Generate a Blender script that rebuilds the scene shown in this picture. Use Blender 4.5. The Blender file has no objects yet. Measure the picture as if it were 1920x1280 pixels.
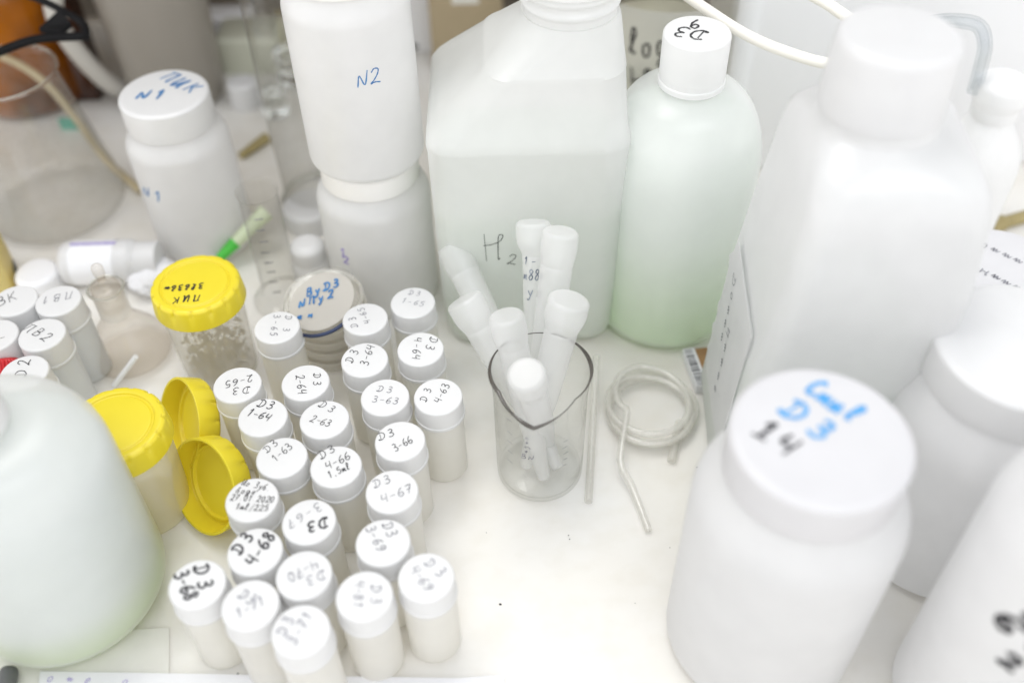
import bpy, bmesh, math, random
from mathutils import Vector, Matrix

random.seed(7)
R = math.radians
PI = math.pi
scene = bpy.context.scene
COL = scene.collection

# ------------------------------------------------------------------ camera
PITCH, ROLL, CAMH, LENS = 46.5, 1.29, 0.455, 35.0
FPX = LENS / 36.0 * 1920.0
cp, sp = math.cos(R(PITCH)), math.sin(R(PITCH))
FWD = Vector((0, cp, -sp))
UP0 = Vector((0, sp, cp))
RT0 = Vector((1, 0, 0))
RT = RT0 * math.cos(R(ROLL)) - UP0 * math.sin(R(ROLL))
UP = UP0 * math.cos(R(ROLL)) + RT0 * math.sin(R(ROLL))
EYE = Vector((0, 0, CAMH))
cam_d = bpy.data.cameras.new('camera')
cam_d.lens = LENS
cam_d.sensor_width = 36.0
cam_d.clip_start = 0.01
cam_d.clip_end = 50
cam_d.dof.use_dof = True
cam_d.dof.focus_distance = 0.525
cam_d.dof.aperture_fstop = 2.8
cam = bpy.data.objects.new('camera', cam_d)
COL.objects.link(cam)
rot = Matrix((RT, UP, -FWD)).transposed()
cam.matrix_world = Matrix.Translation(EYE) @ rot.to_4x4()
scene.camera = cam

# ------------------------------------------------------------------ world, lamps, exposure
world = bpy.data.worlds.new('World')
scene.world = world
world.use_nodes = True
wn, wl = world.node_tree.nodes, world.node_tree.links
bg = wn['Background']
tc = wn.new('ShaderNodeTexCoord')
sx = wn.new('ShaderNodeSeparateXYZ')
rampw = wn.new('ShaderNodeValToRGB')
wl.new(tc.outputs['Generated'], sx.inputs[0])
wl.new(sx.outputs['Z'], rampw.inputs['Fac'])
wl.new(rampw.outputs['Color'], bg.inputs['Color'])
cr = rampw.color_ramp
cr.elements[0].position = 0.05
cr.elements[0].color = (1.36, 1.34, 1.32, 1)
cr.elements[1].position = 0.75
cr.elements[1].color = (0.58, 0.60, 0.63, 1)
bg.inputs['Strength'].default_value = 0.72


def lamp(name, loc, aim, sx_, sy_, power, color):
    ld = bpy.data.lights.new(name, 'AREA')
    ld.shape = 'RECTANGLE'
    ld.size, ld.size_y = sx_, sy_
    ld.energy = power
    ld.color = color
    lo = bpy.data.objects.new(name, ld)
    COL.objects.link(lo)
    lo.location = loc
    lo.rotation_euler = (Vector(aim) - Vector(loc)).to_track_quat('-Z', 'Y').to_euler()
    return lo


lamp('ceiling_lamp', (-0.35, 0.75, 1.7), (0, 0.4, 0), 1.5, 0.5, 8, (1.0, 0.985, 0.96))
lamp('ceiling_lamp', (0.45, -0.45, 1.7), (0.1, 0.4, 0), 1.5, 0.5, 5.5, (0.95, 0.97, 1.0))

scene.view_settings.view_transform = 'Standard'
scene.view_settings.look = 'None'
scene.view_settings.exposure = 0.90
scene.view_settings.gamma = 1.0
scene.view_settings.use_curve_mapping = False
scene.cycles.max_bounces = 36
scene.cycles.diffuse_bounces = 24
scene.cycles.glossy_bounces = 6
scene.cycles.transmission_bounces = 16
scene.cycles.transparent_max_bounces = 32
scene.cycles.caustics_refractive = True
scene.cycles.caustics_reflective = False
scene.cycles.sample_clamp_indirect = 6.0
scene.cycles.use_denoising = True


# ------------------------------------------------------------------ picture to place
def ray(px, py):
    return (FWD + RT * ((px - 960) / FPX) + UP * ((640 - py) / FPX)).normalized()


def at(px, py, z=0.0):
    d = ray(px, py)
    return EYE + d * ((z - CAMH) / d.z)


def aty(px, py, y):
    d = ray(px, py)
    return EYE + d * (y / d.y)


# ------------------------------------------------------------------ materials
def new_mat(name):
    m = bpy.data.materials.new(name)
    m.use_nodes = True
    nt = m.node_tree
    nt.nodes.clear()
    out = nt.nodes.new('ShaderNodeOutputMaterial')
    return m, nt, out


def noise_mix(nt, a, b, scale=30.0, detail=4.0, lo=0.35, hi=0.7):
    t = nt.nodes.new('ShaderNodeTexCoord')
    n = nt.nodes.new('ShaderNodeTexNoise')
    n.inputs['Scale'].default_value = scale
    n.inputs['Detail'].default_value = detail
    nt.links.new(t.outputs['Object'], n.inputs['Vector'])
    r = nt.nodes.new('ShaderNodeValToRGB')
    r.color_ramp.elements[0].position = lo
    r.color_ramp.elements[0].color = (*a, 1)
    r.color_ramp.elements[1].position = hi
    r.color_ramp.elements[1].color = (*b, 1)
    nt.links.new(n.outputs['Fac'], r.inputs['Fac'])
    return r.outputs['Color'], n.outputs['Fac'], t


def plastic(name, a, b=None, rough=0.4, sss=0.0, scale=40.0, spec=0.5, bump=0.0, metal=0.0):
    """Opaque procedural plastic, paper, ink or paint."""
    m, nt, out = new_mat(name)
    p = nt.nodes.new('ShaderNodeBsdfPrincipled')
    c, f, t = noise_mix(nt, a, b or tuple(x * 0.96 for x in a), scale)
    nt.links.new(c, p.inputs['Base Color'])
    p.inputs['Roughness'].default_value = rough
    p.inputs['Specular IOR Level'].default_value = spec
    p.inputs['Metallic'].default_value = metal
    if sss:
        p.inputs['Subsurface Weight'].default_value = sss
        p.inputs['Subsurface Radius'].default_value = (1.0, 0.95, 0.85)
        p.inputs['Subsurface Scale'].default_value = 0.004
    if bump:
        bn = nt.nodes.new('ShaderNodeBump')
        bn.inputs['Strength'].default_value = bump
        bn.inputs['Distance'].default_value = 0.001
        nt.links.new(f, bn.inputs['Height'])
        nt.links.new(bn.outputs['Normal'], p.inputs['Normal'])
    nt.links.new(p.outputs[0], out.inputs['Surface'])
    return m


def sheen(nt, lo, hi, power=4.5):
    """Reflectance of a thin wall, the same from both sides."""
    lw = nt.nodes.new('ShaderNodeLayerWeight')
    lw.inputs['Blend'].default_value = 0.5
    pw = nt.nodes.new('ShaderNodeMath')
    pw.operation = 'POWER'
    pw.inputs[1].default_value = power
    nt.links.new(lw.outputs['Facing'], pw.inputs[0])
    ma = nt.nodes.new('ShaderNodeMath')
    ma.operation = 'MULTIPLY_ADD'
    ma.inputs[1].default_value = hi - lo
    ma.inputs[2].default_value = lo
    nt.links.new(pw.outputs[0], ma.inputs[0])
    return ma.outputs[0]


def frosted(name, col, trans=0.45, clear=0.12, rough=0.38, col2=None, edge=None, scale=60.0):
    """Milky polyethylene wall: diffuse + translucent + a little see-through + sheen."""
    m, nt, out = new_mat(name)
    L = nt.links.new
    c, f, t = noise_mix(nt, col, col2 or tuple(x * 0.965 for x in col), scale)
    if edge:
        lw = nt.nodes.new('ShaderNodeLayerWeight')
        lw.inputs['Blend'].default_value = 0.35
        mx = nt.nodes.new('ShaderNodeMix')
        mx.data_type = 'RGBA'
        L(lw.outputs['Facing'], mx.inputs['Factor'])
        L(c, mx.inputs['A'])
        mx.inputs['B'].default_value = (*edge, 1)
        c = mx.outputs['Result']
    d = nt.nodes.new('ShaderNodeBsdfDiffuse')
    tr = nt.nodes.new('ShaderNodeBsdfTranslucent')
    L(c, d.inputs['Color'])
    L(c, tr.inputs['Color'])
    m1 = nt.nodes.new('ShaderNodeMixShader')
    m1.inputs[0].default_value = trans
    L(d.outputs[0], m1.inputs[1])
    L(tr.outputs[0], m1.inputs[2])
    tp = nt.nodes.new('ShaderNodeBsdfTransparent')
    m2 = nt.nodes.new('ShaderNodeMixShader')
    m2.inputs[0].default_value = clear
    L(m1.outputs[0], m2.inputs[1])
    L(tp.outputs[0], m2.inputs[2])
    g = nt.nodes.new('ShaderNodeBsdfGlossy')
    g.inputs['Roughness'].default_value = rough
    m3 = nt.nodes.new('ShaderNodeMixShader')
    L(sheen(nt, 0.06, 0.42), m3.inputs[0])
    L(m2.outputs[0], m3.inputs[1])
    L(g.outputs[0], m3.inputs[2])
    bn = nt.nodes.new('ShaderNodeBump')
    bn.inputs['Strength'].default_value = 0.06
    bn.inputs['Distance'].default_value = 0.0006
    L(f, bn.inputs['Height'])
    L(bn.outputs['Normal'], g.inputs['Normal'])
    L(m3.outputs[0], out.inputs['Surface'])
    return m


def thin_glass(name, face=(0.993, 0.995, 0.993), edge=(0.74, 0.74, 0.70), dirt=0.012, blend=0.12):
    """Thin-walled glass: clear face on, absorbing more where one looks along the wall."""
    m, nt, out = new_mat(name)
    L = nt.links.new
    lw = nt.nodes.new('ShaderNodeLayerWeight')
    lw.inputs['Blend'].default_value = blend
    mx = nt.nodes.new('ShaderNodeMix')
    mx.data_type = 'RGBA'
    L(lw.outputs['Facing'], mx.inputs['Factor'])
    mx.inputs['A'].default_value = (*face, 1)
    mx.inputs['B'].default_value = (*edge, 1)
    tp = nt.nodes.new('ShaderNodeBsdfTransparent')
    L(mx.outputs['Result'], tp.inputs['Color'])
    g = nt.nodes.new('ShaderNodeBsdfGlossy')
    g.inputs['Roughness'].default_value = 0.03
    m1 = nt.nodes.new('ShaderNodeMixShader')
    L(sheen(nt, 0.04, 0.65), m1.inputs[0])
    L(tp.outputs[0], m1.inputs[1])
    L(g.outputs[0], m1.inputs[2])
    d = nt.nodes.new('ShaderNodeBsdfDiffuse')
    c, f, t = noise_mix(nt, (0, 0, 0), (dirt * 2, dirt * 2, dirt * 2), 55.0)
    d.inputs['Color'].default_value = (0.8, 0.78, 0.72, 1)
    m2 = nt.nodes.new('ShaderNodeMixShader')
    L(c, m2.inputs[0])
    L(m1.outputs[0], m2.inputs[1])
    L(d.outputs[0], m2.inputs[2])
    L(m2.outputs[0], out.inputs['Surface'])
    return m


def solid_glass(name, col=(1, 1, 1), rough=0.02, ior=1.48):
    m, nt, out = new_mat(name)
    p = nt.nodes.new('ShaderNodeBsdfPrincipled')
    c, f, t = noise_mix(nt, col, tuple(x * 0.97 for x in col), 50)
    nt.links.new(c, p.inputs['Base Color'])
    p.inputs['Roughness'].default_value = rough
    p.inputs['IOR'].default_value = ior
    p.inputs['Transmission Weight'].default_value = 1.0
    nt.links.new(p.outputs[0], out.inputs['Surface'])
    return m


def liquid_mat(name, top, bottom, z0, z1, trans=0.5):
    """Cloudy liquid; the greener base is refraction put into the colour."""
    m, nt, out = new_mat(name)
    L = nt.links.new
    t = nt.nodes.new('ShaderNodeTexCoord')
    s = nt.nodes.new('ShaderNodeSeparateXYZ')
    L(t.outputs['Object'], s.inputs[0])
    mr = nt.nodes.new('ShaderNodeMapRange')
    mr.inputs['From Min'].default_value = z0
    mr.inputs['From Max'].default_value = z1
    mr.interpolation_type = 'SMOOTHSTEP'
    L(s.outputs['Z'], mr.inputs['Value'])
    mx = nt.nodes.new('ShaderNodeMix')
    mx.data_type = 'RGBA'
    L(mr.outputs['Result'], mx.inputs['Factor'])
    mx.inputs['A'].default_value = (*bottom, 1)  # refraction near the bottle foot painted in as a greener tint
    mx.inputs['B'].default_value = (*top, 1)
    d = nt.nodes.new('ShaderNodeBsdfDiffuse')
    tr = nt.nodes.new('ShaderNodeBsdfTranslucent')
    L(mx.outputs['Result'], d.inputs['Color'])
    L(mx.outputs['Result'], tr.inputs['Color'])
    m1 = nt.nodes.new('ShaderNodeMixShader')
    m1.inputs[0].default_value = trans
    L(d.outputs[0], m1.inputs[1])
    L(tr.outputs[0], m1.inputs[2])
    L(m1.outputs[0], out.inputs['Surface'])
    return m


M = {}
M['cap'] = frosted('white cap plastic', (0.80, 0.80, 0.80), 0.16, 0.0, 0.42)
M['capwide'] = frosted('wide lid plastic', (0.70, 0.695, 0.71), 0.16, 0.0, 0.45)
M['capwarm'] = plastic('ivory cap plastic', (0.88, 0.87, 0.85), (0.84, 0.83, 0.81), 0.42, sss=0.25)
M['vial'] = frosted('milky vial wall', (0.988, 0.975, 0.93), 0.48, 0.14)
M['vialblue'] = frosted('milky vial wall filled', (0.92, 0.94, 0.955), 0.4, 0.05)
M['hdpe'] = frosted('milky bottle wall', (0.985, 0.986, 0.988), 0.46, 0.13, 0.32)
M['hdpe2'] = frosted('milky jug wall', (0.98, 0.982, 0.978), 0.45, 0.27)
M['hdpe3'] = frosted('thick milky jug wall', (0.88, 0.88, 0.885), 0.46, 0.10, 0.36)
M['hdpenear'] = frosted('thick white bottle wall', (0.91, 0.91, 0.915), 0.44, 0.10, 0.34)
M['tip'] = frosted('frosted polypropylene', (0.985, 0.987, 0.985), 0.45, 0.55)
M['capfrost'] = frosted('frosted cap plastic', (0.975, 0.975, 0.975), 0.42, 0.08)
M['green'] = frosted('milky bottle wall over green liquid', (0.985, 0.99, 0.985), 0.45, 0.42)
M['liqgreen'] = liquid_mat('cloudy green liquid', (0.93, 0.965, 0.945), (0.72, 0.89, 0.58), -0.01, 0.10)
M['liqgreen2'] = liquid_mat('pale green liquid', (0.76, 0.805, 0.81), (0.44, 0.60, 0.08), 0.004, 0.045)
M['liqclear'] = liquid_mat('water behind plastic', (0.85, 0.905, 0.84), (0.83, 0.89, 0.79), 0.0, 0.05)
M['yellow'] = plastic('yellow lid plastic', (0.76, 0.63, 0.035), (0.73, 0.60, 0.03), 0.34, sss=0.2)
M['cup'] = frosted('clear polystyrene cup', (0.97, 0.95, 0.90), 0.5, 0.60, 0.12)
M['cupyellow'] = frosted('yellowed cup wall', (0.95, 0.91, 0.74), 0.45, 0.4, 0.2)
M['glass'] = thin_glass('thin laboratory glass')
M['glassbrown'] = thin_glass('dusty laboratory glass', (0.985, 0.97, 0.95), (0.66, 0.61, 0.55), 0.015)
M['glassgrey'] = thin_glass('grey laboratory glass', (0.95, 0.95, 0.94), (0.60, 0.60, 0.58), 0.04)
M['rim'] = solid_glass('polished glass rim', (0.95, 0.97, 0.95))
M['rimreflect'] = plastic('glass rim with dark reflections painted in', (0.045, 0.038, 0.03), (0.09, 0.08, 0.07), 0.12, spec=0.7)  # reflections of the dark room put into the rim colour
M['amber'] = plastic('amber glass', (0.42, 0.125, 0.003), (0.035, 0.009, 0.002), 0.15, scale=16, spec=0.5)
M['brown'] = plastic('dark brown glass', (0.075, 0.022, 0.008), (0.035, 0.012, 0.006), 0.15, scale=20, spec=0.6)
M['black'] = plastic('black rubber', (0.006, 0.006, 0.007), (0.010, 0.010, 0.011), 0.6, spec=0.15)
M['ink'] = plastic('black marker ink', (0.012, 0.011, 0.016), (0.03, 0.03, 0.035), 0.5)
M['inkgrey'] = plastic('worn grey marker ink', (0.11, 0.11, 0.13), (0.36, 0.36, 0.39), 0.55, scale=400)
M['inkfaint'] = plastic('faded marker ink', (0.22, 0.22, 0.25), (0.46, 0.46, 0.49), 0.55, scale=400)
M['inkslate'] = plastic('slate marker ink', (0.10, 0.12, 0.16), (0.3, 0.33, 0.38), 0.5, scale=300)
M['inkblue'] = plastic('blue marker ink', (0.02, 0.14, 0.38), (0.05, 0.22, 0.48), 0.5, scale=200)
M['inksky'] = plastic('sky blue marker ink', (0.05, 0.29, 0.62), (0.10, 0.36, 0.68), 0.5, scale=200)
M['inkviolet'] = plastic('violet ink', (0.30, 0.25, 0.55), (0.5, 0.45, 0.7), 0.6, scale=300)
M['tube'] = frosted('silicone tubing', (0.992, 0.975, 0.925), 0.45, 0.74, 0.2)
M['groundglass'] = frosted('ground glass', (0.95, 0.92, 0.87), 0.5, 0.5, 0.4)
M['tubecream'] = plastic('cream rubber hose', (0.86, 0.84, 0.77), (0.82, 0.79, 0.72), 0.35)
M['olivehose'] = plastic('olive hose', (0.52, 0.44, 0.28), (0.46, 0.38, 0.23), 0.45)
M['tubeclear'] = thin_glass('clear bent tube', (0.96, 0.97, 0.98), (0.62, 0.67, 0.69), 0.05)
M['red'] = plastic('red ribbed cap plastic', (0.55, 0.016, 0.022), (0.46, 0.012, 0.018), 0.35)
M['pitcher'] = plastic('grey polypropylene', (0.31, 0.285, 0.25), (0.28, 0.26, 0.225), 0.35, scale=12)
M['pitcherlight'] = plastic('light grey polypropylene', (0.56, 0.54, 0.50), (0.52, 0.50, 0.46), 0.3, scale=12)
M['paper'] = plastic('white paper', (0.78, 0.78, 0.80), (0.75, 0.75, 0.77), 0.8, scale=90)
M['paper2'] = plastic('cream paper', (0.74, 0.73, 0.68), (0.68, 0.67, 0.62), 0.8, scale=60)
M['card'] = plastic('tan cardboard', (0.42, 0.34, 0.22), (0.37, 0.30, 0.19), 0.8, scale=20)
M['cardbrown'] = plastic('brown cardboard', (0.36, 0.21, 0.09), (0.28, 0.16, 0.07), 0.8, scale=60)
M['white'] = plastic('white enamel', (0.86, 0.865, 0.885), (0.83, 0.835, 0.855), 0.35, scale=8)
M['grey'] = plastic('grey pen plastic', (0.10, 0.105, 0.105), (0.14, 0.14, 0.14), 0.4)
M['greenpl'] = plastic('green plastic', (0.08, 0.55, 0.06), (0.06, 0.45, 0.05), 0.4)
M['palegreen'] = plastic('pale green plastic', (0.66, 0.74, 0.52), (0.6, 0.68, 0.46), 0.4)
M['palebox'] = plastic('pale sage plastic', (0.66, 0.67, 0.56), (0.60, 0.61, 0.50), 0.4, scale=20)
M['teal'] = plastic('teal tape', (0.05, 0.36, 0.27), (0.07, 0.42, 0.32), 0.5)
M['orange'] = plastic('orange lid plastic', (0.82, 0.40, 0.02), (0.75, 0.34, 0.02), 0.4)
M['paleyellow'] = frosted('pale yellow bottle', (0.86, 0.74, 0.30), 0.4, 0.05)
M['bits'] = plastic('dry sample flakes', (0.58, 0.53, 0.40), (0.38, 0.34, 0.25), 0.8, scale=160)
M['olive'] = plastic('olive stopper', (0.30, 0.24, 0.10), (0.40, 0.33, 0.15), 0.5)
M['darkblue'] = plastic('dark blue marker line', (0.02, 0.03, 0.07), (0.03, 0.05, 0.12), 0.5)
M['dish'] = frosted('smoky dish glass', (0.965, 0.945, 0.90), 0.45, 0.5, 0.08)
M['steel'] = plastic('dull aluminium dish', (0.74, 0.70, 0.61), (0.64, 0.60, 0.51), 0.22, scale=25)
M['wall'] = plastic('taupe wall paint', (0.17, 0.145, 0.115), (0.14, 0.12, 0.095), 0.8, scale=6)


def table_mat():
    m, nt, out = new_mat('worn cream worktop')
    L = nt.links.new
    t = nt.nodes.new('ShaderNodeTexCoord')
    n1 = nt.nodes.new('ShaderNodeTexNoise')
    n1.inputs['Scale'].default_value = 9
    n1.inputs['Detail'].default_value = 6
    L(t.outputs['Object'], n1.inputs['Vector'])
    r1 = nt.nodes.new('ShaderNodeValToRGB')
    r1.color_ramp.elements[0].position = 0.32
    r1.color_ramp.elements[0].color = (0.745, 0.715, 0.655, 1)
    r1.color_ramp.elements[1].position = 0.62
    r1.color_ramp.elements[1].color = (0.80, 0.79, 0.765, 1)
    L(n1.outputs['Fac'], r1.inputs['Fac'])
    mp = nt.nodes.new('ShaderNodeMapping')
    mp.inputs['Scale'].default_value = (60, 75, 1)
    L(t.outputs['Object'], mp.inputs['Vector'])
    n2 = nt.nodes.new('ShaderNodeTexNoise')
    n2.inputs['Scale'].default_value = 1.0
    n2.inputs['Detail'].default_value = 5
    L(mp.outputs[0], n2.inputs['Vector'])
    r2 = nt.nodes.new('ShaderNodeValToRGB')
    r2.color_ramp.elements[0].position = 0.36
    r2.color_ramp.elements[0].color = (0.972, 0.968, 0.955, 1)
    r2.color_ramp.elements[1].position = 0.55
    r2.color_ramp.elements[1].color = (1, 1, 1, 1)
    L(n2.outputs['Fac'], r2.inputs['Fac'])
    mx = nt.nodes.new('ShaderNodeMix')
    mx.data_type = 'RGBA'
    mx.blend_type = 'MULTIPLY'
    mx.inputs['Factor'].default_value = 1
    L(r1.outputs['Color'], mx.inputs['A'])
    L(r2.outputs['Color'], mx.inputs['B'])
    p = nt.nodes.new('ShaderNodeBsdfPrincipled')
    p.inputs['Roughness'].default_value = 0.42
    L(mx.outputs['Result'], p.inputs['Base Color'])
    bn = nt.nodes.new('ShaderNodeBump')
    bn.inputs['Strength'].default_value = 0.12
    bn.inputs['Distance'].default_value = 0.0006
    L(n2.outputs['Fac'], bn.inputs['Height'])
    L(bn.outputs['Normal'], p.inputs['Normal'])
    L(p.outputs[0], out.inputs['Surface'])
    return m


M['table'] = table_mat()


# ------------------------------------------------------------------ object helpers
def finish(bm, name, mat, parent=None, loc=None, sharp=38, smooth=True):
    bmesh.ops.remove_doubles(bm, verts=bm.verts, dist=1e-6)
    bmesh.ops.recalc_face_normals(bm, faces=bm.faces)
    me = bpy.data.meshes.new(name)
    bm.to_mesh(me)
    bm.free()
    if smooth:
        for p in me.polygons:
            p.use_smooth = True
        me.set_sharp_from_angle(angle=R(sharp))
    me.materials.append(M[mat] if isinstance(mat, str) else mat)
    o = bpy.data.objects.new(name, me)
    COL.objects.link(o)
    if parent:
        o.parent = parent
    if loc is not None:
        o.location = loc
    return o


def thing(name, label, cat, loc, rotz=0.0, group=None):
    o = bpy.data.objects.new(name, None)
    o.empty_display_size = 0.01
    COL.objects.link(o)
    o.location = (loc[0], loc[1], loc[2] if len(loc) > 2 else 0)
    o.rotation_euler = (0, 0, rotz)
    return tag(o, label, cat, group)


def tag(o, label, cat, group=None):
    o['label'] = label
    o['category'] = cat
    if group:
        o['group'] = group
    return o


def fillet(pts, n=5):
    """pts (r, z, fillet radius) -> rounded profile."""
    out = []
    for i, p in enumerate(pts):
        rad = p[2] if len(p) > 2 else 0
        if rad <= 0 or i == 0 or i == len(pts) - 1:
            out.append((p[0], p[1]))
            continue
        P = Vector(p[:2])
        A = Vector(pts[i - 1][:2]) - P
        B = Vector(pts[i + 1][:2]) - P
        d = min(rad, A.length * 0.49, B.length * 0.49)
        a = P + A.normalized() * d
        b = P + B.normalized() * d
        for k in range(n + 1):
            t = k / n
            q = a * (1 - t) ** 2 + P * 2 * t * (1 - t) + b * t * t
            out.append((q.x, q.y))
    return out


def lathe(pts, seg=56, rfun=None, bm=None, off=(0, 0, 0)):
    bm = bm or bmesh.new()
    prof = fillet(pts)
    rings = []
    for (r, z) in prof:
        if r < 1e-6:
            rings.append([bm.verts.new((off[0], off[1], off[2] + z))])
        else:
            ring = []
            for k in range(seg):
                a = 2 * PI * k / seg
                rr, zz = (r, z) if rfun is None else rfun(r, z, a)
                ring.append(bm.verts.new((off[0] + rr * math.cos(a), off[1] + rr * math.sin(a), off[2] + zz)))
            rings.append(ring)
    for A, B in zip(rings, rings[1:]):
        if len(A) == 1 and len(B) == 1:
            continue
        for k in range(seg):
            k2 = (k + 1) % seg
            if len(A) == 1:
                bm.faces.new((A[0], B[k2], B[k]))
            elif len(B) == 1:
                bm.faces.new((A[k], A[k2], B[0]))
            else:
                bm.faces.new((A[k], A[k2], B[k2], B[k]))
    return bm


def catmull(pts, n=6, closed=False):
    P = [Vector(p) for p in pts]
    if len(P) < 3:
        return P
    out = []
    N = len(P)
    rng = range(N if closed else N - 1)
    for i in rng:
        p0 = P[(i - 1) % N] if (closed or i > 0) else P[0] * 2 - P[1]
        p1, p2 = P[i], P[(i + 1) % N]
        p3 = P[(i + 2) % N] if (closed or i + 2 < N) else P[-1] * 2 - P[-2]
        for k in range(n):
            t = k / n
            out.append(0.5 * ((2 * p1) + (p2 - p0) * t + (2 * p0 - 5 * p1 + 4 * p2 - p3) * t * t + (3 * p1 - p0 - 3 * p2 + p3) * t ** 3))
    if not closed:
        out.append(P[-1])
    return out


def tube(path, rad, seg=12, bm=None, closed=False, bore=0.0, caps=True):
    """Tube along a path; rad a number or one number per point; bore > 0 leaves the ends open with a wall."""
    bm = bm or bmesh.new()
    P = [Vector(p) for p in path]
    N = len(P)
    rads = [rad] * N if isinstance(rad, (int, float)) else rad
    prev = None
    rings, inner = [], []
    for i in range(N):
        t = (P[(i + 1) % N] - P[i - 1]) if (closed or 0 < i < N - 1) else (P[1] - P[0] if i == 0 else P[-1] - P[-2])
        t.normalize()
        if prev is None:
            u = t.orthogonal().normalized()
        else:
            u = (prev - t * prev.dot(t)).normalized()
        prev = u
        v = t.cross(u)
        rings.append([bm.verts.new(P[i] + (u * math.cos(2 * PI * k / seg) + v * math.sin(2 * PI * k / seg)) * rads[i]) for k in range(seg)])
        if bore:
            inner.append([bm.verts.new(P[i] + (u * math.cos(2 * PI * k / seg) + v * math.sin(2 * PI * k / seg)) * rads[i] * bore) for k in range(seg)])
    pairs = list(zip(rings, rings[1:])) + ([(rings[-1], rings[0])] if closed else [])
    for A, B in pairs:
        for k in range(seg):
            bm.faces.new((A[k], A[(k + 1) % seg], B[(k + 1) % seg], B[k]))
    if bore:
        for A, B in zip(inner, inner[1:]):
            for k in range(seg):
                bm.faces.new((A[k], B[k], B[(k + 1) % seg], A[(k + 1) % seg]))
        for A, B in ((rings[0], inner[0]), (rings[-1], inner[-1])):
            for k in range(seg):
                bm.faces.new((A[k], B[k], B[(k + 1) % seg], A[(k + 1) % seg]))
    elif caps and not closed:
        bm.faces.new(rings[0][::-1])
        bm.faces.new(rings[-1])
    return bm


def rrect(cx, cy, hx, hy, rc, n=6):
    rc = min(rc, hx * 0.999, hy * 0.999)
    pts = []
    for (sx_, sy_, a0) in ((1, 1, 0), (-1, 1, 90), (-1, -1, 180), (1, -1, 270)):
        for k in range(n + 1):
            a = R(a0 + 90 * k / n)
            pts.append((cx + sx_ * (hx - rc) + rc * math.cos(a), cy + sy_ * (hy - rc) + rc * math.sin(a)))
    return pts


def loft(sections, bm=None, n=6, close=True):
    """sections (z, cx, cy, hx, hy, corner radius)."""
    bm = bm or bmesh.new()
    rings = [[bm.verts.new((x, y, s[0])) for (x, y) in rrect(*s[1:], n=n)] for s in sections]
    m = len(rings[0])
    for A, B in zip(rings, rings[1:]):
        for k in range(m):
            bm.faces.new((A[k], A[(k + 1) % m], B[(k + 1) % m], B[k]))
    if close:
        bm.faces.new(rings[0][::-1])
        bm.faces.new(rings[-1])
    return bm


def box(hx, hy, z0, z1, rc=0.002, ch=0.0015, cx=0, cy=0, bm=None):
    return loft([(z0, cx, cy, hx - ch, hy - ch, rc), (z0 + ch, cx, cy, hx, hy, rc), (z1 - ch, cx, cy, hx, hy, rc), (z1, cx, cy, hx - ch, hy - ch, rc)], bm=bm, n=3)


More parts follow.
